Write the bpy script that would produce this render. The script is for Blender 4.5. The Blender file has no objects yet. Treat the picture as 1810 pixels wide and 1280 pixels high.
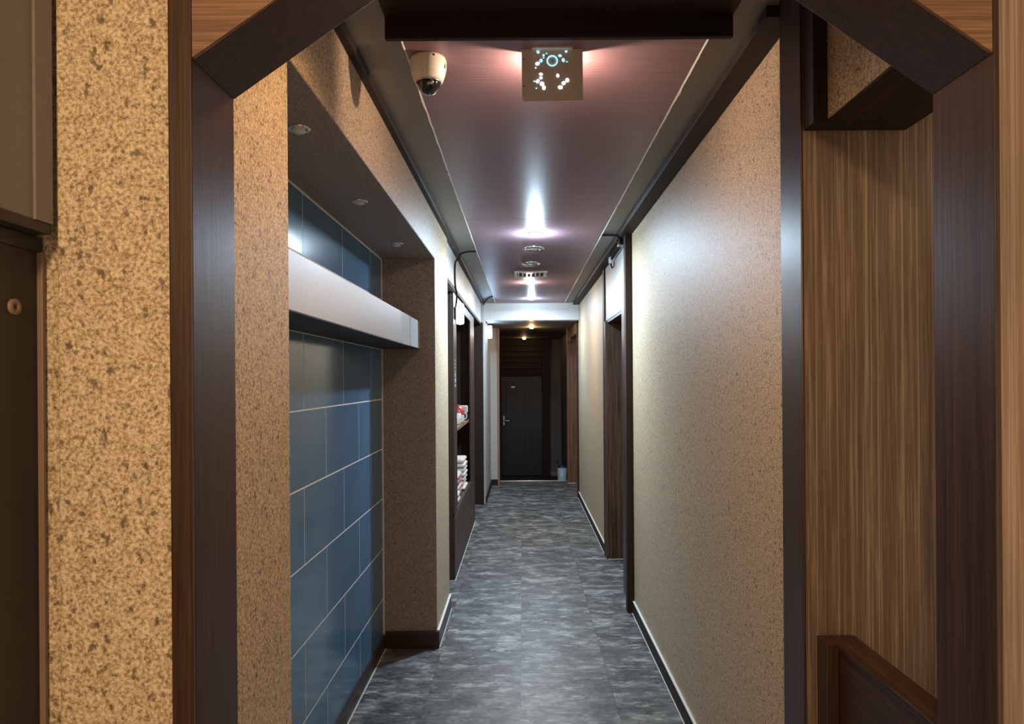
import bpy, bmesh, math, random
from mathutils import Matrix, Vector
rnd = random.Random(7)
S = bpy.context.scene
COL = S.collection
H = 1.5                                   # camera height above the hall floor

# ------------------------------------------------------------------ camera, world, exposure
cd = bpy.data.cameras.new('camera')
cam = bpy.data.objects.new('camera', cd); COL.objects.link(cam); S.camera = cam
cd.sensor_width = 36; cd.lens = 1250/1810*36
cd.shift_x = -19/1810; cd.shift_y = 31/1810
cd.clip_start = .02
cam.matrix_world = Matrix.Translation((0, 0, H)) @ Matrix.Rotation(math.pi/2, 4, 'X') @ Matrix.Rotation(math.radians(-.4), 4, 'Z')
S.view_settings.view_transform = 'Standard'; S.view_settings.look = 'None'
S.view_settings.gamma = 1; S.view_settings.use_curve_mapping = False
S.view_settings.exposure = 1.1
w = bpy.data.worlds.new('foyer_glow'); S.world = w; w.use_nodes = True
w.node_tree.nodes['Background'].inputs[0].default_value = (1, .68, .42, 1)
w.node_tree.nodes['Background'].inputs[1].default_value = .42
S.cycles.max_bounces = 10; S.cycles.diffuse_bounces = 6; S.cycles.glossy_bounces = 5
S.cycles.sample_clamp_indirect = 4; S.cycles.caustics_reflective = False; S.cycles.caustics_refractive = False
S.cycles.use_denoising = True

def light(name, loc, power, color, r=.03, kind='POINT', rot=None, size=None, blend=.6, angle=150):
    d = bpy.data.lights.new(name, kind); d.energy = power; d.color = color
    if kind == 'AREA': d.shape = 'DISK'; d.size = size
    else: d.shadow_soft_size = r
    if kind == 'SPOT': d.spot_size = math.radians(angle); d.spot_blend = blend
    o = bpy.data.objects.new(name, d); COL.objects.link(o); o.location = loc
    if rot: o.rotation_euler = rot
    return o
COLD = (.62, .82, 1); WARM = (1, .60, .27)
LX = .088
light('foyer_lamp', (-.42, -.9, 2.08), 42, (1, .66, .34), .05)
light('portal_warm_fill', (-.08, 1.42, 2.40), 13, (1, .60, .29), .04, 'SPOT', (0, 0, 0), angle=155, blend=.9)  # unseen spot without a fitting, added to warm the near right wall
light('counter_room_lamp', (1.25, 1.28, 2.02), .8, (1, .68, .38), .05)
light('hall_led', (LX, 4.59, 2.405), 9, COLD, .034)
light('hall_led_beam', (LX, 4.59, 2.36), 21, COLD, kind='AREA', size=.08)
light('hall_led', (LX-.02, 6.9, 2.415), 5, (1, .86, .74), .028)
light('hall_led_beam', (LX-.02, 6.9, 2.37), 8, (.95, .93, .9), kind='AREA', size=.08)
light('hall_led', (LX+.02, 8.27, 2.415), 6, COLD, .028)
light('hall_led_beam', (LX+.02, 8.27, 2.37), 12, COLD, kind='AREA', size=.08)
light('vestibule_bulb', (LX+.04, 9.95, 2.185), 2.6, WARM, .025)
light('entry_bulb', (.03, 12.45, 2.17), .5, WARM, .02)

# ------------------------------------------------------------------ materials
def mat(name):
    m = bpy.data.materials.new(name); m.use_nodes = True
    nt = m.node_tree; b = nt.nodes['Principled BSDF']
    return m, nt, b
def N(nt, t, **k):
    n = nt.nodes.new(t)
    for a, v in k.items():
        if a in n.inputs: n.inputs[a].default_value = v
        else: setattr(n, a, v)
    return n
def coords(nt, scale=(1, 1, 1), rand=False):
    tc = N(nt, 'ShaderNodeTexCoord'); mp = N(nt, 'ShaderNodeMapping'); mp.inputs['Scale'].default_value = scale
    nt.links.new(tc.outputs['Object'], mp.inputs['Vector'])
    if rand:
        oi = N(nt, 'ShaderNodeObjectInfo'); mu = N(nt, 'ShaderNodeMath', operation='MULTIPLY'); mu.inputs[1].default_value = 37
        nt.links.new(oi.outputs['Random'], mu.inputs[0]); nt.links.new(mu.outputs[0], mp.inputs['Location'])
    return mp.outputs[0]
def ramp(nt, fac, stops):
    r = N(nt, 'ShaderNodeValToRGB'); e = r.color_ramp.elements
    while len(e) < len(stops): e.new(.5)
    for i, (p, c) in enumerate(stops):
        e[i].position = p; e[i].color = (*c, 1) if len(c) == 3 else c
    nt.links.new(fac, r.inputs[0]); return r.outputs[0]
def noise(nt, vec, scale, detail=3, rough=.6):
    n = N(nt, 'ShaderNodeTexNoise'); n.inputs['Scale'].default_value = scale
    n.inputs['Detail'].default_value = detail; n.inputs['Roughness'].default_value = rough
    nt.links.new(vec, n.inputs['Vector']); return n.outputs['Fac']
def mix(nt, fac, a, b, mode='MIX'):
    m = N(nt, 'ShaderNodeMix', data_type='RGBA', blend_type=mode)
    for s, v in ((m.inputs['Factor'], fac), (m.inputs[6], a), (m.inputs[7], b)):
        if hasattr(v, 'is_linked'): nt.links.new(v, s)
        elif isinstance(v, (int, float)): s.default_value = v
        else: s.default_value = (*v, 1)
    return m.outputs[2]
def bump(nt, b, h, strength, dist=.002):
    bn = N(nt, 'ShaderNodeBump'); bn.inputs['Strength'].default_value = strength; bn.inputs['Distance'].default_value = dist
    nt.links.new(h, bn.inputs['Height']); nt.links.new(bn.outputs[0], b.inputs['Normal'])
def plain(name, c, rough=.5, metal=0, spec=.5, emit=None, es=1, coat=0):
    m, nt, b = mat(name); b.inputs['Base Color'].default_value = (*c, 1)
    b.inputs['Roughness'].default_value = rough; b.inputs['Metallic'].default_value = metal
    b.inputs['Specular IOR Level'].default_value = spec; b.inputs['Coat Weight'].default_value = coat
    if emit: b.inputs['Emission Color'].default_value = (*emit, 1); b.inputs['Emission Strength'].default_value = es
    else:
        v = coords(nt); nf = noise(nt, v, 60, 3); nt.links.new(mix(nt, .12, c, ramp(nt, nf, [(.3, tuple(x*.6 for x in c)), (.7, tuple(min(1, x*1.4) for x in c))])), b.inputs['Base Color'])
    return m
def cork(name, dark, mid, lite, rough=.5, sc=1.0, spec=.5):
    m, nt, b = mat(name); v = coords(nt)
    f1 = noise(nt, v, 230*sc, 4, .7); f2 = noise(nt, v, 75*sc, 2, .5); f3 = noise(nt, v, 2.2, 2)
    base = ramp(nt, f1, [(.34, dark), (.46, mid), (.62, lite)])
    vs = N(nt, 'ShaderNodeMapping'); vs.inputs['Scale'].default_value = (1, 1, .7); nt.links.new(v, vs.inputs[0])
    sp = ramp(nt, noise(nt, vs.outputs[0], 110*sc, 2, .5), [(.60, (0, 0, 0)), (.69, (.85, .85, .85))])
    c = mix(nt, sp, base, tuple(x*.42 for x in dark))
    c = mix(nt, .15, c, ramp(nt, f2, [(.35, dark), (.65, lite)]))
    nt.links.new(c, b.inputs['Base Color'])
    b.inputs['Roughness'].default_value = rough; b.inputs['Specular IOR Level'].default_value = spec
    bump(nt, b, f1, .28, .0015)
    return m
def wood(name, axis, dark, mid, lite, rough=.36, sc=1.0, spec=.5, contrast=1, pin=.35):
    m, nt, b = mat(name)
    s = [1, 1, 1]; s['XYZ'.index(axis)] = .018
    v = coords(nt, tuple(s), rand=True)
    f1 = noise(nt, v, 150*sc, 3, .65); f2 = noise(nt, v, 28*sc, 3, .6); f3 = noise(nt, v, 420*sc, 2, .5)
    c = ramp(nt, f1, [(.32, dark), (.52, mid), (.72, lite)])
    c = mix(nt, .5*contrast, c, ramp(nt, f2, [(.35, dark), (.65, mid)]))
    c = mix(nt, .2*contrast, c, ramp(nt, f3, [(.45, dark), (.6, lite)]))
    s2 = [1, 1, 1]; s2['XYZ'.index(axis)] = .0025
    f4 = noise(nt, coords(nt, tuple(s2), rand=True), 95*sc, 3, .6)
    c = mix(nt, ramp(nt, f4, [(.57, (0, 0, 0)), (.60, (pin, pin, pin)), (.615, (pin, pin, pin)), (.645, (0, 0, 0))]), c, lite)
    nt.links.new(c, b.inputs['Base Color'])
    b.inputs['Roughness'].default_value = rough; b.inputs['Specular IOR Level'].default_value = spec
    bump(nt, b, f1, .22, .0008)
    return m
WD = ((.018, .008, .005), (.045, .020, .011), (.10, .048, .027))
woodX, woodY, woodZ = (wood('dark_walnut_'+a.lower(), a, *WD) for a in 'XYZ')
WB = ((.013, .008, .006), (.028, .016, .011), (.055, .033, .022))
blkX, blkY, blkZ = (wood('blackened_wood_'+a.lower(), a, *WB, rough=.6, spec=.3) for a in 'XYZ')
lamZ = wood('brown_laminate_upright', 'Z', (.095, .064, .048), (.145, .10, .075), (.36, .28, .22), rough=.5, sc=1.15, contrast=.45, pin=.75)
lamL = wood('pale_brown_laminate_upright', 'Z', (.14, .095, .07), (.21, .145, .108), (.38, .29, .225), rough=.5, sc=1.0, contrast=.6, pin=.5)
lamX = wood('brown_laminate_level', 'X', (.10, .05, .028), (.19, .10, .055), (.36, .22, .13), rough=.45, contrast=.9)
stripeZ = wood('striped_dark_wood', 'Z', (.012, .005, .003), (.06, .028, .016), (.24, .13, .08), rough=.42, sc=.42)
orangeZ = wood('reddish_door_wood', 'Z', (.05, .018, .009), (.16, .065, .032), (.34, .17, .09), rough=.4, sc=.5)
shelfwood = wood('pale_shelf_wood', 'Y', (.22, .12, .07), (.36, .21, .13), (.5, .33, .22), rough=.5)
corkW = cork('cork_wallpaper', (.085, .055, .03), (.42, .31, .19), (.90, .74, .53), rough=.52, spec=.38)
corkG = cork('cork_wallpaper_painted_shade', (.09, .07, .058), (.24, .195, .165), (.50, .43, .37), rough=.6, sc=1.5)  # darker copy of the cork wallpaper, niche shade put into its colour
corkBig = cork('coarse_cork_wallpaper', (.14, .088, .048), (.42, .315, .20), (.74, .62, .46), rough=.6, sc=.8)
soffit = cork('grey_ceiling_paper', (.19, .175, .15), (.23, .21, .185), (.29, .27, .24), rough=.5, sc=2)
paper = cork('pale_wallpaper', (.45, .44, .42), (.53, .52, .5), (.6, .59, .57), rough=.45, sc=2)
pale = plain('pale_painted_board', (.62, .63, .62), .45)
laminate = plain('grey_white_laminate', (.40, .385, .40), .42)
cabgrey = plain('warm_grey_laminate', (.18, .165, .155), .5)
cabdark = plain('dark_brown_board', (.022, .019, .018), .5)
cabedge = plain('brown_edge_band', (.2, .135, .095), .5)
brownboard = plain('chocolate_board', (.045, .026, .02), .42)
grout = plain('pale_grout', (.85, .85, .82), .8)
caulk = plain('white_sealant', (.72, .70, .66), .6)
whitep = plain('white_plastic', (.8, .76, .68), .35)
greym = plain('grey_metal_plate', (.74, .68, .65), .4, .1)
steel = plain('steel', (.6, .6, .6), .28, 1)
chrome = plain('satin_chrome', (.75, .72, .66), .2, 1)
blackp = plain('black_plastic', (.012, .012, .013), .35)
blackgl = plain('smoked_dome', (.006, .007, .009), .04, coat=1)
black = plain('black_cable', (.01, .01, .011), .8, spec=.15)
towelw = plain('white_towel_cloth', (.75, .70, .66), .9)
towelp = plain('pink_towel_cloth', (.55, .2, .22), .9)
redp = plain('red_glaze', (.62, .08, .07), .3)
bluegrey = plain('light_blue_plastic', (.42, .55, .58), .4)
lensoff = plain('frosted_lens', (.72, .74, .76), .25)
glowcold = plain('lit_cold_diffuser', (.9, .95, 1), .4, emit=(.74, .88, 1), es=26)
glowsoft = plain('lit_sensor_lamp', (.9, .95, 1), .4, emit=(.78, .9, 1), es=4.5)
glowwarm = plain('lit_warm_bulb', (1, .9, .7), .4, emit=(1, .66, .34), es=22)
holew = plain('lit_white_hole', (1, 1, 1), .4, emit=(.95, 1, 1), es=3.2)
holec = plain('lit_cyan_hole', (.3, .8, 1), .4, emit=(.22, .55, .66), es=1.0)
letters = plain('white_letter_film', (.75, .73, .7), .5)
enddark = plain('dark_steel_door', (.020, .016, .013), .45)
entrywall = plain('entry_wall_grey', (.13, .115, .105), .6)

def tile_mat():
    m, nt, b = mat('blue_glass_tile')
    oi = N(nt, 'ShaderNodeObjectInfo')
    c = ramp(nt, oi.outputs['Random'], [(0, (.07, .18, .31)), (.5, (.085, .205, .34)), (1, (.10, .22, .35))])
    v = coords(nt); nf = noise(nt, v, 4, 3)
    c = mix(nt, .3, c, ramp(nt, nf, [(.35, (.07, .14, .24)), (.65, (.13, .21, .31))]))
    nt.links.new(c, b.inputs['Base Color']); b.inputs['Roughness'].default_value = .13
    b.inputs['Specular IOR Level'].default_value = .5
    bump(nt, b, noise(nt, v, 3, 1), .05, .01)
    return m
glass_tile = tile_mat()
def floor_mat():
    m, nt, b = mat('slate_vinyl_tile'); v = coords(nt, (.8, 1.25, 1), rand=True)
    f = noise(nt, v, 7, 8, .66); g = noise(nt, v, 38, 5, .7); st = coords(nt, (.8, 1.9, 1), rand=True); k = noise(nt, st, 9, 8, .72)
    c = ramp(nt, f, [(.39, (.018, .020, .021)), (.48, (.062, .066, .065)), (.56, (.15, .155, .15)), (.68, (.44, .45, .43))])
    c = mix(nt, .35, c, ramp(nt, g, [(.38, (.03, .032, .033)), (.62, (.24, .24, .235))]))
    c = mix(nt, ramp(nt, k, [(.55, (0, 0, 0)), (.64, (.8, .8, .8))]), c, (.44, .44, .42))
    nt.links.new(c, b.inputs['Base Color']); b.inputs['Roughness'].default_value = .40; b.inputs['Specular IOR Level'].default_value = .38
    bump(nt, b, g, .35, .002)
    return m
floor_tile_m = floor_mat()
def panel_mat():
    m, nt, b = mat('mauve_ceiling_panel'); v = coords(nt, (.02, 1, 1)); f = noise(nt, v, 170, 3, .6); g = noise(nt, coords(nt), 300, 2)
    c = ramp(nt, f, [(.35, (.25, .15, .18)), (.65, (.32, .205, .235))])
    nt.links.new(mix(nt, .15, c, ramp(nt, g, [(.4, (.15, .08, .1)), (.6, (.3, .19, .21))])), b.inputs['Base Color'])
    b.inputs['Roughness'].default_value = .40; b.inputs['Specular IOR Level'].default_value = .28
    bump(nt, b, f, .35, .0006)
    return m
panel_m = panel_mat()

# ------------------------------------------------------------------ builders
def boxes(bl):
    bm = bmesh.new()
    for (x0, x1, y0, y1, z0, z1) in bl:
        v = [bm.verts.new(p) for p in ((x0,y0,z0),(x1,y0,z0),(x1,y1,z0),(x0,y1,z0),(x0,y0,z1),(x1,y0,z1),(x1,y1,z1),(x0,y1,z1))]
        for f in ((0,3,2,1),(4,5,6,7),(0,1,5,4),(1,2,6,5),(2,3,7,6),(3,0,4,7)): bm.faces.new([v[i] for i in f])
    return bm
def prism(pts, axis, a, b):
    """extrude a 2D outline along an axis from a to b"""
    bm = bmesh.new()
    def P(p, t): return {'X': (t, p[0], p[1]), 'Y': (p[0], t, p[1]), 'Z': (p[0], p[1], t)}[axis]
    A = [bm.verts.new(P(p, a)) for p in pts]; B = [bm.verts.new(P(p, b)) for p in pts]; n = len(pts)
    bm.faces.new(A); bm.faces.new(B[::-1])
    for i in range(n): bm.faces.new((A[i], B[i], B[(i+1) % n], A[(i+1) % n]))
    bmesh.ops.recalc_face_normals(bm, faces=bm.faces[:]); return bm
def lathe(prof, c, seg=32, axis='Z', bm=None):
    bm = bm or bmesh.new(); rings = []
    def P(r, t, z):
        x, y = r*math.cos(t), r*math.sin(t)
        p = {'Z': (x, y, z), 'Y': (x, z, y), 'X': (z, x, y)}[axis]
        return (p[0]+c[0], p[1]+c[1], p[2]+c[2])
    for r, z in prof:
        rings.append([bm.verts.new(P(0, 0, z))] if r < 1e-6 else [bm.verts.new(P(r, 2*math.pi*i/seg, z)) for i in range(seg)])
    for a, b in zip(rings, rings[1:]):
        for i in range(seg):
            j = (i+1) % seg
            f = [a[0], b[i], b[j]] if len(a) == 1 else ([a[i], a[j], b[0]] if len(b) == 1 else [a[i], a[j], b[j], b[i]])
            if len(set(f)) > 2: bm.faces.new(f)
    bmesh.ops.recalc_face_normals(bm, faces=bm.faces[:])
    for f in bm.faces: f.smooth = True
    return bm
def tube(pts, r, seg=8):
    """smooth tube through points (Catmull-Rom)"""
    P = [Vector(p) for p in pts]; Q = []
    for i in range(len(P)-1):
        p0, p1, p2, p3 = P[max(i-1, 0)], P[i], P[i+1], P[min(i+2, len(P)-1)]
        for k in range(6):
            t = k/6; Q.append(.5*((2*p1)+(p2-p0)*t+(2*p0-5*p1+4*p2-p3)*t*t+(3*p1-p0-3*p2+p3)*t**3))
    Q.append(P[-1]); bm = bmesh.new(); rings = []
    for i, q in enumerate(Q):
        d = (Q[min(i+1, len(Q)-1)]-Q[max(i-1, 0)]).normalized()
        u = d.cross(Vector((.31, .2, .93))).normalized(); v = d.cross(u)
        rings.append([bm.verts.new(q+r*(math.cos(2*math.pi*k/seg)*u+math.sin(2*math.pi*k/seg)*v)) for k in range(seg)])
    for a, b in zip(rings, rings[1:]):
        for k in range(seg): bm.faces.new((a[k], a[(k+1) % seg], b[(k+1) % seg], b[k]))
    bm.faces.new(rings[0][::-1]); bm.faces.new(rings[-1])
    for f in bm.faces: f.smooth = True
    return bm
def wloc(o):
    v = Vector((0, 0, 0))
    while o: v += o.location; o = o.parent
    return v
def obj(name, bm, m, parent=None, bevel=0, label=None, origin=None):
    """link a bmesh given in world coordinates as one mesh object; no parent: origin at the base"""
    if isinstance(bm, list): bm = boxes(bm)
    if origin is None:
        if parent: origin = wloc(parent)
        else:
            xs = [v.co for v in bm.verts]
            origin = Vector(((min(c.x for c in xs)+max(c.x for c in xs))/2, (min(c.y for c in xs)+max(c.y for c in xs))/2, min(c.z for c in xs)))
    origin = Vector(origin)
    bmesh.ops.translate(bm, verts=bm.verts[:], vec=-origin)
    me = bpy.data.meshes.new(name); bm.to_mesh(me); bm.free(); me.materials.append(m)
    o = bpy.data.objects.new(name, me); COL.objects.link(o); o.location = origin - (wloc(parent) if parent else Vector())
    if parent: o.parent = parent
    if bevel:
        b = o.modifiers.new('edge', 'BEVEL'); b.width = bevel; b.segments = 2; b.limit_method = 'ANGLE'
    if label: o['label'] = label
    return o
def tag(o, label, cat, group=None):
    o['label'] = label; o['category'] = cat
    if group: o['group'] = group
    return o
def thing(name, loc, label, cat, group=None):
    o = bpy.data.objects.new(name, None); o.empty_display_size = .05; COL.objects.link(o); o.location = loc
    return tag(o, label, cat, group)
def struct(name, loc=(0, 0, 0), label=None, cat=None):
    o = bpy.data.objects.new(name, None); o.empty_display_size = .05; COL.objects.link(o); o.location = loc
    o['kind'] = 'structure'
    tag(o, label, cat); return o

ZC = 2.454     # ceiling
# ------------------------------------------------------------------ floor
fl = struct('floor', (0, 0, 0), 'dark slate-look vinyl tile floor running down the corridor', 'floor')
obj('subfloor', [(-1.4, 2.0, -.6, 10.44, -.3, -.0025)], blackp, fl)
cols = [-1.34, -.90, -.46, -.02, .42, .86, 1.3]
for ci in range(len(cols)-1):
    y = -.60 + (.22 if ci % 2 else 0) + .03
    ys = [-.6] + [y + .44*k for k in range(1, 26) if y+.44*k < 10.4] + [10.44]
    if ci in (0, 5): ys = [v for v in ys if v < 4.2]
    for a, b in zip(ys, ys[1:]):
        x0, x1 = cols[ci], cols[ci+1]
        obj('floor_tile', [(x0+.0006, x1-.0006, a+.0006, b-.0006, -.0025, 0)], floor_tile_m, fl, origin=((x0+x1)/2, (a+b)/2, 0))
obj('threshold_strip', [(-.42, .70, 10.44, 10.475, -.02, .006)], chrome, fl, .002, 'pale metal edge strip where the floor drops')
obj('entry_floor', [(-.6, .9, 10.475, 13.2, -.3, -.27)], cabdark, fl)
obj('step_riser', [(-.6, .9, 10.445, 10.474, -.27, -.02)], cabdark, fl)

# ------------------------------------------------------------------ ceiling
ce = struct('ceiling', (0, 0, ZC), 'corridor ceiling, grey paper borders around a mauve panel strip', 'ceiling')
obj('plaster_field', [(-1.4, 2.0, -.6, 8.78, ZC, ZC+.08)], soffit, ce, label='grey papered ceiling border')
obj('dark_infill_board', [(-.354, .556, 1.10, 1.845, ZC-.006, ZC)], blkX, ce, label='dark wood infill board nearest the camera')
seams = [1.866, 4.18, 6.3, 8.40, 8.78]
for a, b in zip(seams, seams[1:]):
    obj('ceiling_panel', [(-.331, .523, a+.0015, b-.0015, ZC-.006, ZC)], panel_m, ce, .001, origin=(0, a, ZC))
def bead(x, side):
    bm = bmesh.new(); y = 1.93; prev = None
    while y < 8.77:
        wd = .003+.0045*rnd.random()*(1 if rnd.random() < .8 else 2.0)
        if side < 0 and y < 2.25: wd = .003
        row = [bm.verts.new((x-.002*side, y, ZC-.0065)), bm.verts.new((x+side*wd*.6, y, ZC-.0095)), bm.verts.new((x+side*wd, y, ZC-.001))]
        if prev:
            for i in (0, 1): bm.faces.new((prev[i], prev[i+1], row[i+1], row[i]))
        prev = row; y += .012+.02*rnd.random()
    return bm
obj('sealant_bead', bead(-.331, -1), caulk, ce, label='ragged white sealant along the left panel edge')
obj('sealant_bead', bead(.523, 1), caulk, ce, label='thin white sealant along the right panel edge')
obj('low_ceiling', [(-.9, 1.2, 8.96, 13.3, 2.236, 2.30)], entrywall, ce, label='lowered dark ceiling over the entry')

tr = tag(obj('trim_1', [(-.354, .556, 1.845, 1.862, ZC-.062, ZC)], blkX, None, .002), 'black-brown trim board across the ceiling in front of the mauve panels', 'trim'); tr['kind'] = 'structure'
fb = tag(obj('trim_2', [(-.53, .705, 8.78, 8.96, 2.236, ZC)], pale, None, .003), 'pale boxed beam across the far end of the mauve ceiling', 'beam'); fb['kind'] = 'structure'
ml = struct('trim_3', (-.48, 1.1, ZC), 'narrow dark brown cornice along the left wall top', 'cornice')
obj('moulding', [(-.50, -.465, 1.09, 8.78, ZC-.030, ZC)], blkY, ml, .002)
mr = struct('trim_4', (.67, 1.1, ZC), 'wide dark brown cornice along the right wall top', 'cornice')
obj('moulding', [(.63, .7045, 1.81, 8.78, ZC-.030, ZC)], blkY, mr, .002)

# ------------------------------------------------------------------ left wall
wl = struct('wall_left', (0, 0, 0), 'left corridor wall with cork wallpaper and blue-tiled niche', 'wall')
obj('near_pillar', [(-.626, -.472, .952, 1.0851, 0, ZC), (-.80, -.49, 1.0851, 1.487, 0, ZC)], corkBig, wl, .003, 'pillar in coarse golden cork wallpaper beside the grey wall cupboard')
obj('pillar_return', [(-.80, -.626, .972, 1.0851, 0, ZC)], corkBig, wl)
obj('niche_header', [(-.90, -.49, 1.487, 3.97, 2.186, ZC)], corkW, wl, .0015, 'wallpapered bulkhead above the tiled niche')
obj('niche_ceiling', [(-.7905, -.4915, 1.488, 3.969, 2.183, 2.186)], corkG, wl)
obj('niche_back', [(-.90, -.7903, 1.487, 3.97, 0, 2.186)], grout, wl)
obj('far_pilaster', [(-.90, -.49, 3.97, 4.64, 0, ZC)], corkW, wl, .0015, 'wallpapered pilaster at the far end of the tiled niche')
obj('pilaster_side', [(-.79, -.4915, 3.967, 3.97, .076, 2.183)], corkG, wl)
obj('cupboard_header', [(-.90, -.50, 4.64, 8.50, 2.19, ZC)], paper, wl, .0015, 'pale wall band above the storage cupboard')
obj('alcove_back', [(-.90, -.86, 4.64, 8.6, 0, 2.19)], brownboard, wl)
obj('alcove_jamb', [(-.86, -.477, 8.50, 8.56, 0, 2.19)], blkZ, wl, .002)
obj('far_wall', [(-.86, -.46, 8.56, 10.08, 0, ZC-.02)], paper, wl, .0015)
obj('far_return', [(-.86, -.365, 10.08, 10.2, 0, 2.236)], paper, wl, .0015)
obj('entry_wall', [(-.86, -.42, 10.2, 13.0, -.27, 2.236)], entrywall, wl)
# glazed tiles
z0s = [-.105+H - .279*k for k in range(-2, 6)]
for k in range(-2, 6):
    zt = -.105+H+.279-.279*(k+0); zb = zt-.279
    zt = min(zt, 2.183); zb = max(zb, .012)
    if zt-zb < .02: continue
    off = 3.115 if k % 2 == 0 else 3.40
    js = sorted(off+.565*i for i in range(-4, 3)); js = [1.488]+[j for j in js if 1.52 < j < 3.93]+[3.967]
    for a, b in zip(js, js[1:]):
        obj('glass_tile', [(-.7903, -.790, a+.0022, b-.0022, zb+.0028, zt-.0028)], glass_tile, wl, 0, origin=(-.79, a, zb))
obj('tile_trim', [(-.80, -.787, 1.488, 3.967, 2.176, 2.183), (-.790, -.784, 3.962, 3.967, .08, 2.176)], grout, wl)
bl = struct('baseboard_left', (-.5, 4, 0), 'dark wood baseboard along the niche and pilaster', 'baseboard')
obj('baseboard_board', [(-.79, -.777, 1.487, 3.955, 0, .075)], woodY, bl, .002)
obj('baseboard_board', [(-.777, -.477, 3.950, 3.967, 0, .095)], woodX, bl, .002)
obj('baseboard_board', [(-.49, -.477, 3.967, 4.64, 0, .095)], woodY, bl, .002)
obj('baseboard_board', [(-.46, -.448, 8.57, 10.068, 0, .08)], blkY, bl, .002)
obj('baseboard_board', [(-.46, -.365, 10.066, 10.08, 0, .08)], blkX, bl, .002)
obj('sealant_line', [(-.777, -.772, 1.487, 3.95, 0, .003), (-.49, -.4768, 3.967, 4.64, .095, .098), (-.49, -.4768, 4.64, 4.645, 0, .095), (-.477, -.474, 3.967, 4.64, 0, .003)], caulk, bl)

# niche shelf beam
sh = thing('box_shelf', (-.68, 2.7, H+.176), 'long pale grey box shelf spanning the blue-tiled niche', 'shelf')
obj('shelf_box', [(-.7885, -.575, 1.489, 3.9655, H+.176, H+.329)], laminate, sh, .002)
obj('end_cap', [(-.5755, -.5735, 3.62, 3.955, H+.178, H+.327)], laminate, sh)
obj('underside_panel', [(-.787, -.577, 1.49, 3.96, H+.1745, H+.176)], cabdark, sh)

def downlight(c, r, name, label, grp=None, mat_ring=chrome, tilt=True):
    t = thing(name, c, label, 'spotlight', grp)
    obj('trim_ring', lathe([(r*1.05, 0), (r*1.05, -.003), (r*.9, -.006), (r*.7, -.004), (r*.68, 0)], c), mat_ring, t)
    obj('lamp_cup', lathe([(r*.67, -.001), (r*.6, -.010), (r*.35, -.014), (0, -.015)], c), lensoff, t)
    bm = boxes([(c[0]-r*.75, c[0]+r*.75, c[1]-.004, c[1]+.004, c[2]-.009, c[2]-.005)])
    obj('spring_clip', bm, mat_ring, t)
    return t
nl = ('nearest of the three chrome spotlights under the niche bulkhead', 'middle of the three chrome spotlights under the niche bulkhead', 'farthest of the three chrome spotlights under the niche bulkhead')
for (x, y), l in zip(((-.60, 1.91), (-.617, 2.69), (-.624, 3.53)), nl):
    downlight((x, y, 2.183), .030, 'niche_spotlight', l, 'spotlights under the niche bulkhead')

# ------------------------------------------------------------------ right wall
wr = struct('wall_right', (0, 0, 0), 'right corridor wall in cork wallpaper with doorway', 'wall')
obj('near_wall', [(.705, .90, 1.79, 4.60, 0, ZC)], corkW, wr, .0015, 'long stretch of speckled cork wallpaper')
obj('doorway_header', [(.701, .90, 4.66, 5.95, H+.484, ZC)], pale, wr, .0015, 'pale board above the right doorway')
obj('doorway_strip', [(.701, .90, 4.60, 5.0, 0, H+.484)], woodZ, wr)
obj('far_wall', [(.705, .90, 5.99, 8.93, 0, ZC)], corkW, wr, .0015)
obj('opening_header', [(.70, .95, 8.93, 10.2, 2.10, 2.24)], orangeZ, wr)
obj('side_room_wall', [(1.15, 1.2, 8.9, 10.3, 0, 2.24)], entrywall, wr)
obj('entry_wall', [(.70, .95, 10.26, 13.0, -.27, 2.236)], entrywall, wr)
ew = struct('wall_back', (0, 13, 0), 'dim end wall of the entry behind the steel door', 'wall')
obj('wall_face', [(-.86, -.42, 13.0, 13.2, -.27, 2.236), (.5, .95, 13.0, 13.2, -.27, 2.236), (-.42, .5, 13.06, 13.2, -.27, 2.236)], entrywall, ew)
obj('skirting', [(.5, .70, 12.98, 13.0, -.27, -.20)], shelfwood, ew)
br = struct('baseboard_right', (.7, 4, 0), 'dark baseboard along the right wall', 'baseboard')
obj('baseboard_board', [(.692, .705, 1.79, 4.52, 0, .076)], blkY, br, .002)
obj('baseboard_board', [(.692, .705, 6.06, 8.93, 0, .076)], blkY, br, .002)
obj('sealant_line', [(.6925, .705, 1.79, 4.52, .076, .079), (.688, .692, 1.79, 4.52, 0, .0025), (.6925, .705, 6.06, 8.93, .076, .079), (.688, .692, 6.06, 8.93, 0, .0025)], caulk, br)

d1 = struct('door_1', (.8, 5.4, 0), 'right doorway with deep striped dark wood jambs', 'door')
obj('near_casing', [(.661, .7045, 4.525, 4.60, 0, ZC-.03)], blkZ, d1, .003)
obj('far_casing', [(.688, .704, 5.95, 6.06, 0, ZC-.03)], blkZ, d1, .003)
obj('far_jamb', [(.688, .90, 5.88, 5.949, 0, H+.48)], stripeZ, d1, .002)
obj('head_jamb', [(.705, .90, 5.0, 5.88, H+.465, H+.484)], woodX, d1)
obj('near_jamb', [(.705, .90, 5.0, 5.02, 0, H+.465)], woodZ, d1)
lf = obj('door_leaf', [(.90, .94, 5.0, 5.95, 0, H+.484)], woodZ, d1)
obj('sealant_line', [(.70, .90, 5.876, 5.88, 0, .004)], caulk, d1)
d2 = struct('door_2', (.7, 9.5, 0), 'reddish wood door frame near the far end on the right', 'door')
obj('door_jamb', [(.636, .95, 10.2, 10.26, 0, 2.236)], orangeZ, d2, .003)
obj('corner_casing', [(.683, .705, 8.93, 8.97, 0, 2.236)], blkZ, d2)
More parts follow.
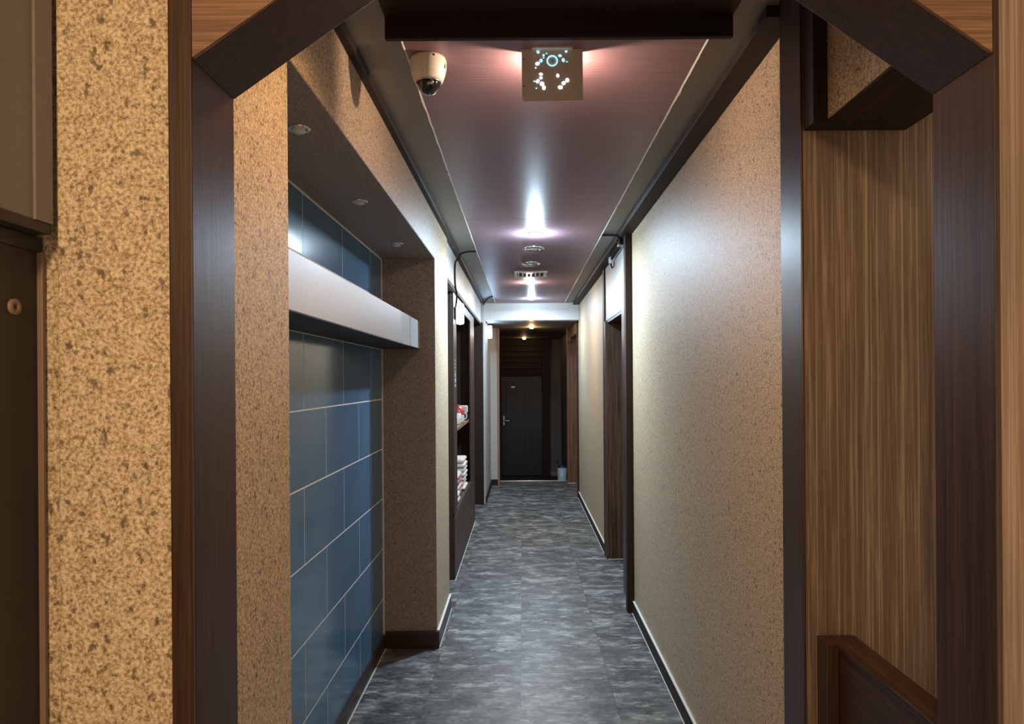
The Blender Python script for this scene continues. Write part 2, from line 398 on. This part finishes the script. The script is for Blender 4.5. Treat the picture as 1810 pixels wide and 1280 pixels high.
obj('head_block', [(.64, .70, 10.14, 10.2, 2.03, 2.22)], orangeZ, d2, .003)
obj('sealant_line', [(.636, .76, 10.195, 10.2, 0, .006)], caulk, d2)

# entry door
d3 = struct('door_3', (0, 13, -.27), 'dark steel entrance door with lever handle under a slatted transom', 'door')
obj('door_leaf', [(-.395, .350, 12.97, 13.0, -.26, H+.06)], enddark, d3, .004)
obj('door_frame', [(-.42, -.395, 12.94, 13.02, -.27, 2.236), (.352, .50, 12.94, 13.02, -.27, 2.236), (-.395, .352, 12.94, 13.02, H+.06, H+.085)], blkZ, d3, .003)
for i in range(6):
    z = H+.092+i*.106
    obj('transom_board', [(-.393, .350, 12.985, 13.01, z, z+.098)], blkX, d3, .004)
for x in (-.30, .16):
    for (a, b) in ((-.1, .55), (.75, 1.42)):
        obj('leaf_panel', [(x, x+.34 if x < 0 else x+.14, 12.962, 12.97, a, b)], enddark, d3, .004)
h = obj('door_handle', tube([(-.350, 12.97, .75), (-.350, 12.925, .75), (-.33, 12.912, .75), (-.24, 12.912, .745)], .011), steel, d3, label='steel lever handle')
obj('handle_plate', [(-.365, -.335, 12.955, 12.97, .66, .84)], steel, h, .004)
obj('door_plaque', [(-.215, -.145, 12.958, 12.97, 1.355, 1.37)], steel, d3)
of = struct('door_4', (-.35, 10.15, 0), 'pale yellow-edged opening to the entry, left side', 'door')
obj('door_jamb', [(-.365, -.335, 10.07, 10.26, -.0, 2.236)], shelfwood, of, .003)

# ------------------------------------------------------------------ portal frame
gt = thing('portal_frame', (.1, 1.0, 0), 'dark walnut portal frame with diagonal corner braces in the foreground', 'portal')
obj('post', [(-.472, -.440, .945, 1.085, 0, ZC)], woodZ, gt, .002, 'left post')
obj('post', [(.632, .640, .945, 1.085, 0, ZC)], woodZ, gt, .001, 'right post')
obj('side_panel', [(.640, 1.25, .946, 1.085, 0, ZC)], lamL, gt, .002, 'light brown laminate panel outside the right post')
ZB = H+.432; ZL = H+.66; dx = (ZL-ZB)/.70
obj('corner_brace', prism([(-.440, ZB), (-.440+dx, ZL), (-.440+dx-.12, ZL), (-.440, ZB+.084)], 'Y', .950, 1.085), woodX, gt, .0015, 'left diagonal brace')
obj('corner_brace', prism([(.632, ZB), (.632-dx, ZL), (.632-dx+.12, ZL), (.632, ZB+.084)], 'Y', .950, 1.085), woodX, gt, .0015, 'right diagonal brace')
obj('gusset_panel', prism([(-.4395, ZB+.002), (-.4395+dx, ZL-.001), (-.4395, ZL-.001)], 'Y', .946, .953), lamX, gt, 0, 'level-grained board in the left corner')
obj('gusset_panel', prism([(.6315, ZB+.002), (.6315-dx, ZL-.001), (.6315, ZL-.001)], 'Y', .946, .953), lamX, gt, 0, 'level-grained board in the right corner')
obj('lintel', [(-.440, .632, .95, 1.085, ZL, ZC)], lamX, gt, .002)

# right side: wood-clad return, counter opening
wc = struct('wall_side', (.9, 1.7, 0), 'brown vertical-grained laminate wall right of the portal', 'wall')
obj('laminate_panel', [(.6605, .7505, 1.657, 1.789, 0, ZC)], lamZ, wc)
obj('laminate_panel', [(.7515, 1.35, 1.660, 1.789, 0, ZC)], lamZ, wc)
obj('laminate_panel', [(1.352, 1.98, 1.660, 1.789, 0, ZC)], lamZ, wc)
obj('edge_panel', [(.655, .7045, 1.6575, 1.789, 0, ZC)], woodZ, wc, .002, 'dark glossy edge board')
hd = thing('overhead_beam_box', (.72, 1.4, H+.578), 'beige papered hanging bulkhead over the side counter opening', 'bulkhead')
obj('bulkhead_box', [(.695, .745, 1.087, 1.656, H+.584, ZC-.001)], corkW, hd)
obj('soffit_shade_board', [(.694, .90, 1.087, 1.656, H+.578, H+.584)], blkY, hd)  # underside plus extra dark width standing in for shade on the laminate wall
obj('inner_face', [(.88, .90, 1.087, 1.656, H+.584, ZC-.001)], blkY, hd)
obj('end_trim', [(.662, .694, 1.60, 1.656, H+.578, ZC-.001)], blkZ, hd)
pt = thing('counter_partition', (.74, 1.4, 0), 'low dark wood partition with a reddish capped top, lower right', 'partition')
obj('partition_panel', [(.712, .768, 1.087, 1.656, 0, H-.618)], woodY, pt)
obj('cap_board', [(.708, .772, 1.087, 1.656, H-.618, H-.603)], woodY, pt, .0025, 'reddish top board')
obj('end_stile', [(.684, .711, 1.60, 1.656, 0, H-.603)], woodZ, pt, .002)

# ------------------------------------------------------------------ left cupboards
uc = thing('wall_cupboard', (-.85, .6, H+.204), 'warm grey wall cupboard at the upper left edge', 'cupboard')
obj('carcass', [(-1.2, -.632, .2, .948, H+.212, ZC-.002)], cabgrey, uc, .002)
obj('side_stile', [(-.632, -.628, .915, .948, H+.212, ZC-.002)], cabgrey, uc)
obj('bottom_board', [(-1.2, -.630, .2, .948, H+.198, H+.212)], cabdark, uc, .001)
lc = thing('base_cabinet', (-.85, .6, 0), 'dark brown open cabinet standing below the grey wall cupboard', 'cabinet')
obj('carcass', [(-1.2, -.660, .2, .962, 0, H+.178)], cabdark, lc)
obj('top_rail', [(-1.2, -.656, .2, .968, H+.178, H+.197)], cabdark, lc)
obj('front_stile', [(-.672, -.6525, .962, .968, 0, H+.178)], cabedge, lc, .001, 'lighter brown edge strip')
obj('cable_grommet', lathe([(.004, .0), (.004, .004), (.0105, .004), (.0105, 0)], (-.66, .9167, H+.099), 20, 'X'), cabedge, lc)

# ------------------------------------------------------------------ storage cupboard on the left
sc_ = thing('storage_unit', (-.69, 6.4, 0), 'tall chocolate-brown open storage unit built along the left wall', 'cupboard')
obj('near_side', [(-.855, -.53, 5.28, 5.30, 0, 2.185)], brownboard, sc_, .002)
obj('far_side', [(-.855, -.53, 7.48, 7.50, 0, 2.185)], brownboard, sc_, .002)
st1 = obj('front_stile', [(-.53, -.515, 5.28, 5.52, .50, 2.185)], brownboard, sc_, .002)
obj('front_stile', [(-.53, -.515, 6.98, 7.50, .50, 2.185)], brownboard, sc_, .002)
obj('top_rail', [(-.53, -.515, 5.52, 6.98, 2.08, 2.185)], brownboard, sc_, .002)
obj('back_panel', [(-.855, -.845, 5.30, 7.48, 0, 2.185)], brownboard, sc_)
obj('base_top', [(-.845, -.515, 5.30, 7.48, .475, .50)], brownboard, sc_, .002)
for a, b in ((5.28, 6.02), (6.02, 6.76), (6.76, 7.50)):
    obj('cupboard_door', [(-.53, -.515, a+.002, b-.002, .02, .472)], brownboard, sc_, .002)
obj('shelf_board', [(-.845, -.535, 5.302, 7.478, 1.085, 1.113)], shelfwood, sc_, .002, 'pale wooden shelf')
obj('sealant_line', [(-.515, -.511, 5.28, 7.5, 0, .004), (-.56, -.511, 5.275, 5.28, 0, .004)], caulk, sc_)
lt = []
zz = 1.545
for k in range(7):
    hgt = (.012, .014, .014, .016, .03, .036, .022)[k]; zz -= hgt*.0
z = 1.66
for k, (hh, dens) in enumerate(((.016, 1), (.02, 1), (.02, 1), (.018, 1), (.034, 2), (.036, 3), (.026, 2))):
    y0 = 5.36; y1 = 5.45
    lt.append((-.515, -.5142, y0, y1, z-hh, z-hh+.005))
    for q in range(dens): yy = y0+.01+q*.03; lt.append((-.515, -.5142, yy, yy+.008+.004*q, z-hh, z-.002))
    if dens > 1: lt.append((-.515, -.5142, y0+.005, y1-.01, z-.008, z-.003)); lt.append((-.515, -.5142, y0+.02, y1, z-hh/2-.002, z-hh/2+.003))
    z -= hh+.007
obj('vertical_lettering', lt, letters, st1, label='small white vertical lettering, blurred')
ar = struct('trim_5', (-.5, 4.66, 0), 'dark casing strip at the near edge of the storage alcove', 'casing')
obj('casing_board', [(-.53, -.497, 4.64, 4.69, 0, 2.19)], blkZ, ar, .002)
obj('head_board', [(-.56, -.499, 4.69, 8.50, 2.16, 2.19)], blkY, ar, .002)

def towel(y, x, z, ly, lx, h, m, name='folded_towel', label='', grp=None):
    bm = bmesh.new()
    bmesh.ops.create_cube(bm, size=1)
    bmesh.ops.subdivide_edges(bm, edges=bm.edges[:], cuts=4, use_grid_fill=True)
    for v in bm.verts:
        sx = 1-.16*(abs(v.co.z)*2)**3
        v.co.x *= sx*lx; v.co.y *= sx*ly; v.co.z = (v.co.z+.5)*h - .12*h*(.5+.5*math.sin(v.co.y*40+z*90))*(1 if v.co.z > 0 else 0)
        v.co += Vector((x, y, z))
    for f in bm.faces: f.smooth = True
    o = obj(name, bm, m, None)
    return tag(o, label, 'towel', grp)
order = ['bottom', 'second', 'third', 'fourth', 'fifth', 'sixth', 'top']
for k in range(7):
    towel(6.55+.01*rnd.uniform(-1, 1), -.62+.008*rnd.uniform(-1, 1), .50+.041*k, .34, .17+.01*rnd.random(), .0405, towelw if k not in (0, 2) else towelw,
          label=f'{order[k]} white folded towel of the seven-high stack in the storage unit', grp='white towels stacked in the storage unit')
for k in range(4):
    towel(6.15, -.63, .50+.05*k, .30, .16, .049, towelp if k in (0, 2) else towelw,
          label=('bottom pink', 'lower white', 'upper pink', 'top white')[k]+' folded towel in the short pink and white stack', grp='pink and white towels in the storage unit')
for k in range(2):
    towel(5.80, -.585, .50+.045*k, .16, .12, .044, towelw, label=('lower', 'upper')[k]+' small white cloth at the near end of the storage unit', grp='small cloths in the storage unit')

def mug(c, r, h, m, label, name='mug'):
    t = thing(name, c, label, 'mug')
    obj('cup_body', lathe([(0, 0), (r*.8, 0), (r, h*.15), (r, h), (r*.9, h), (r*.88, h*.15), (0, h*.1)], c, 24), m, t)
    obj('handle', tube([(c[0]+r*.95, c[1], c[2]+h*.8), (c[0]+r*1.5, c[1], c[2]+h*.75), (c[0]+r*1.5, c[1], c[2]+h*.35), (c[0]+r*.95, c[1], c[2]+h*.25)], r*.12), m, t)
mug((-.575, 6.12, 1.113), .040, .10, whitep, 'white mug at the near end of the shelf in the storage unit')
mug((-.590, 6.50, 1.113), .045, .10, whitep, 'white mug beyond the red-lidded pot on the shelf')
t = thing('lidded_pot', (-.575, 6.30, 1.113), 'white pot with a round red lid on the pale shelf', 'pot')
obj('pot_body', lathe([(0, 0), (.045, 0), (.055, .04), (.05, .08), (.04, .09), (0, .09)], (-.575, 6.30, 1.113)), whitep, t)
obj('lid', lathe([(.054, .080), (.056, .105), (.045, .135), (.018, .148), (.014, .155), (.016, .165), (0, .168)], (-.575, 6.30, 1.113)), redp, t, label='glossy red lid')
t = thing('jar', (-.575, 6.78, 1.113), 'dark jar with a square white cap at the far end of the shelf', 'jar')
obj('jar_body', lathe([(0, 0), (.045, 0), (.05, .01), (.05, .055), (.04, .07), (0, .07)], (-.575, 6.78, 1.113)), blackp, t)
obj('cap', [(-.62, -.53, 6.735, 6.825, 1.183, 1.255)], whitep, t, .012, 'white cap')

# ------------------------------------------------------------------ ceiling fixtures
def led(c, r, label, lens, name='led_downlight', drop=.018):
    t = thing(name, c, label, 'ceiling light', 'lamps down the corridor ceiling')
    obj('trim_ring', lathe([(r*1.5, 0), (r*1.5, -.004), (r*1.2, -.010), (r*1.02, -.008), (r, 0)], c), whitep, t)
    obj('lit_lens', lathe([(r*.98, -.002), (r*.95, -drop*.5), (r*.6, -drop*.9), (0, -drop)], c), lens, t)
ZP = ZC-.006
led((LX, 4.59, ZP), .035, 'nearest and brightest white lamp on the mauve ceiling', glowcold)
led((LX-.02, 6.9, ZP), .03, 'warm-white lamp just beyond the square ceiling vent', glowwarm)
led((LX+.02, 8.27, ZP), .03, 'white lamp on the mauve ceiling just before the pale beam', glowcold)
led((LX+.04, 9.95, 2.236), .03, 'warm bulb on the lowered ceiling just past the pale beam', glowwarm, drop=.022)
led((.03, 12.45, 2.236), .03, 'farthest small warm bulb above the entrance door', glowwarm, drop=.03)
def ring(c, r, label):
    t = thing('unlit_downlight', c, label, 'ceiling light', 'unlit round fittings on the mauve ceiling')
    obj('trim_ring', lathe([(r, 0), (r, -.006), (r*.88, -.013), (r*.74, -.009), (r*.72, 0)], c, 40), chrome, t)
    obj('lens', lathe([(r*.72, -.002), (r*.6, -.004), (r*.4, -.010), (0, -.012)], c, 40), lensoff, t)
ring((.085, 5.10, ZP), .08, 'unlit round chrome downlight right behind the brightest lamp')
ring((.075, 5.76, ZP), .075, 'unlit round chrome downlight just before the square ceiling vent')
v = thing('ceiling_vent', (.075, 6.33, ZP), 'square white ceiling vent grille with slats between the lamps', 'vent')
X0, X1, Y0, Y1 = -.068, .222, 6.18, 6.47
obj('frame', [(X0, X1, Y0, Y0+.02, ZP-.014, ZP), (X0, X1, Y1-.02, Y1, ZP-.014, ZP), (X0, X0+.02, Y0+.02, Y1-.02, ZP-.014, ZP), (X1-.02, X1, Y0+.02, Y1-.02, ZP-.014, ZP)], whitep, v, .002)
obj('backing', [(X0+.02, X1-.02, Y0+.02, Y1-.02, ZP-.003, ZP)], blackp, v)
for i in range(7):
    x = X0+.03+i*(.235/6.0)*.97
    obj('slat', [(x, x+.012, Y0+.02, Y1-.02, ZP-.013, ZP-.004)], whitep, v)

# CCTV dome
cc = (-.272, 2.085, ZP)
t = thing('security_camera', cc, 'cream domed security camera on the ceiling at the left', 'security camera')
hb = obj('housing', lathe([(0, 0), (.050, 0), (.0535, -.008), (.0535, -.028), (.050, -.046), (.043, -.066), (.040, -.070), (.036, -.070), (0, -.066)], cc, 48), whitep, t)
dm = obj('dome', lathe([(.0355, -.068)]+[(.0355*math.cos(a), -.070-.036*math.sin(a)) for a in [i*math.pi/20 for i in range(1, 10)]]+[(0, -.106)], cc, 40), blackgl, t, label='smoked black dome')
obj('dome_rim', lathe([(.0375, -.069), (.0385, -.072), (.0365, -.0745), (.035, -.072), (.0375, -.069)], cc, 40), steel, t)
obj('lens', lathe([(0, 0), (.008, 0), (.009, .004), (.0065, .005), (0, .003)], (cc[0]+.010, cc[1]-.033, cc[2]-.080), 20, 'Y'), steel, t)
obj('screw_hole', lathe([(0, -.001), (.003, -.001), (.003, .002), (0, .002)], (cc[0]+.022, cc[1]-.0485, cc[2]-.010), 12, 'Y'), blackp, t)
obj('badge', [(cc[0]+.0505, cc[0]+.0525, cc[1]-.020, cc[1]-.008, cc[2]-.036, cc[2]-.024)], bluegrey, t)

# box lamp behind the trim board
YB = 2.03; BX0, BX1, BZ0, BZ1 = .005, .182, 2.296, 2.430
def PX(x): return (x-924)*YB/1250
def PZ(y): return H+(671-y)*YB/1250
BX0, BX1, BZ0, BZ1 = PX(926), PX(1034), PZ(180), PZ(80)
t = thing('box_lamp', ((BX0+BX1)/2, YB, BZ1), 'square grey metal box lamp with glowing punched holes under the ceiling', 'lamp')
fp = obj('face_plate', [(BX0, BX1, YB, YB+.004, BZ0+.014, BZ1)], greym, t, .001)
obj('bottom_lip', [(BX0+.002, BX1, YB-.004, YB+.002, BZ0, BZ0+.013)], greym, t, .001, 'folded lower lip')
for x in (BX0+.004, BX1-.006): obj('side_flange', [(x, x+.002, YB+.004, YB+.02, BZ0+.01, BZ1)], greym, t)
obj('hinge_tab', [(PX(952), PX(974), YB-.002, YB+.003, BZ1, BZ1+.014)], chrome, t)
obj('hinge_tab', [(PX(984), PX(1006), YB-.002, YB+.003, BZ1, BZ1+.014)], chrome, t)
obj('mount_plate', [(BX0+.03, BX1-.03, YB-.02, YB+.03, ZP-.005, ZP)], greym, t)
obj('ring_glow', lathe([(.0145, 0), (.0160, -.0012), (.0135, -.0016), (.0125, 0)], (PX(980), YB, PZ(108)), 28, 'Y'), holec, t, label='thin glowing ring')
obj('inner_disc', lathe([(0, -.0004), (.0122, -.0004), (.0124, 0)], (PX(980), YB, PZ(108)), 28, 'Y'), greym, t)
def P5(x, y): return 900+x*160/1365, 50+y*150/1280
for (x, y, rx, ry, m) in ((470,320,18,28,holec),(470,360,26,30,holec),(893,313,20,16,holec),(893,355,24,22,holec),(553,410,20,22,holec),(553,448,14,12,holec),
        (515,490,30,34,holec),(460,535,38,28,holew),(433,597,16,16,holec),(800,418,34,26,holec),(850,485,28,38,holec),(597,383,16,10,holec),(905,512,18,12,holec),
        (510,695,30,22,holew),(510,750,26,22,holew),(462,800,26,36,holew),(525,840,38,36,holew),(556,900,28,38,holew),(412,800,24,10,holec),(440,906,16,12,holec),
        (765,718,22,32,holew),(853,832,34,32,holew),(908,788,32,36,holew),(802,895,42,32,holew)):
    px, py = P5(x, y); bm = lathe([(0, -.0012), (.8, -.0012), (1, 0)], (0, 0, 0), 9, 'Y')
    k = .85*YB/1250*160/1365; th = rnd.uniform(-.4, .4)
    for vv in bm.verts:
        a, b = vv.co.x*rx*k, vv.co.z*ry*k
        vv.co.x, vv.co.z = a*math.cos(th)-b*math.sin(th), a*math.sin(th)+b*math.cos(th)
        vv.co += Vector((PX(px), YB, PZ(py)))
    for f in bm.faces: f.smooth = False
    obj('lit_hole', bm, m, t)
for (x, y) in ((255, 465), (260, 875), (597, 423), (908, 527)):
    px, py = P5(x, y); obj('screw_hole', lathe([(0, -.0006), (.0018, -.0006), (.002, 0)], (PX(px), YB, PZ(py)), 10, 'Y'), blackp, t)
light('box_lamp_glow', (PX(980), YB+.045, PZ(120)), 4.5, (1, .70, .50), .012)

# ------------------------------------------------------------------ sensor lamps, cables
def sensor(c, r, h, label, mount):
    t = thing('sensor_lamp', (c[0], c[1], c[2]-h/2), label, 'wall lamp', 'white cylinder lamps on the left wall')
    obj('lamp_tube', lathe([(0, -h/2), (r*.8, -h/2+.004), (r, -h/2+.016), (r, h/2-.016), (r*.8, h/2-.004), (0, h/2)], c, 24), glowsoft, t)
    obj('mount', [mount], blackp, t, .004)
sensor((-.475, 5.40, 2.005), .030, .165, 'white cylinder lamp on the near upright of the storage unit', (-.514, -.498, 5.33, 5.45, 1.96, 2.05))
sensor((-.425, 9.20, 2.12), .030, .17, 'white cylinder lamp on the left wall beyond the pale beam', (-.459, -.450, 9.16, 9.24, 2.08, 2.17))
light('sensor_glow', (-.425, 9.13, 2.10), 2.6, (.42, .68, 1), .03)
light('sensor_glow', (-.43, 5.33, 2.0), .35, COLD, .03)
tag(obj('lamp_cable', tube([(-.335, 5.2, ZP-.004), (-.40, 5.2, ZP-.006), (-.452, 5.2, ZP-.022), (-.462, 5.2, ZP-.05), (-.49, 5.2, 2.36), (-.494, 5.21, 2.22), (-.488, 5.28, 2.13), (-.505, 5.37, 2.05)], .0065), black),
    'black cable arching from the ceiling to the near white cylinder lamp', 'cable')
tag(obj('lamp_cable', tube([(-.335, 8.0, ZP-.004), (-.40, 8.2, ZP-.008), (-.458, 8.5, ZP-.03), (-.49, 8.72, 2.36), (-.47, 8.772, 2.25), (-.45, 8.98, 2.225), (-.445, 9.15, 2.17)], .0065), black),
    'black cable curving past the pale beam to the far white cylinder lamp', 'cable')
tag(obj('ceiling_cable', tube([(.525, 4.64, ZP-.004), (.57, 4.63, ZP-.006), (.615, 4.61, ZP-.014), (.64, 4.62, ZP-.034), (.655, 4.8, ZP-.036), (.66, 5.1, ZP-.040), (.675, 5.32, ZP-.045)], .008), black),
    'black cable running from the mauve panel along the right cornice', 'cable')
t = thing('cable_connector', (.672, 5.36, 2.39), 'small pale connector with loose wires hanging below the right cornice', 'connector')
obj('connector_body', lathe([(0, 0), (.014, 0), (.016, .006), (.016, .04), (.01, .05), (0, .05)], (.672, 5.36, 2.375)), lensoff, t)
obj('wire', tube([(.672, 5.36, 2.376), (.675, 5.35, 2.35), (.69, 5.33, 2.345), (.693, 5.3, 2.38)], .003), black, t)
obj('wire', tube([(.676, 5.36, 2.376), (.685, 5.38, 2.34), (.693, 5.42, 2.36)], .003), black, t)
t = tag(obj('junction_box', [(.64, .69, 4.66, 4.76, 2.385, 2.423)], blackp, None, .006), 'small black junction box under the right cornice beside the doorway casing', 'junction box')

# umbrella stand in the entry
bc = (.600, 10.95, -.27)
t = thing('umbrella_stand', bc, 'pale blue-white cylindrical umbrella stand at the dim far entry', 'umbrella stand')
obj('stand_body', lathe([(0, 0), (.066, 0), (.072, .415), (.066, .415), (.060, .01), (0, .01)], bc, 32), bluegrey, t)
obj('rim', lathe([(.070, .405), (.076, .408), (.076, .420), (.064, .420), (.064, .408)], bc, 32), blackp, t)
def umbrella(x, y, lean, label):
    t = thing('umbrella', (x, y, -.255), label, 'umbrella')
    top = Vector((x+lean, y, .16))
    obj('canopy', tube([(x, y, -.25), (x+lean*.5, y, -.05), (x+lean*.95, y, .12)], .013), blackp, t)
    obj('hook', tube([(x+lean*.95, y, .12), (top.x+lean*.1, y, .19), (top.x+lean*.3+.0, y, .235), (top.x+lean*.9, y, .245), (top.x+lean*1.2, y, .21)], .008), blackp, t)
umbrella(.575, 10.93, -.032, 'black umbrella with hooked handle leaning left in the umbrella stand')
umbrella(.625, 10.97, .026, 'black umbrella with hooked handle leaning right in the umbrella stand')
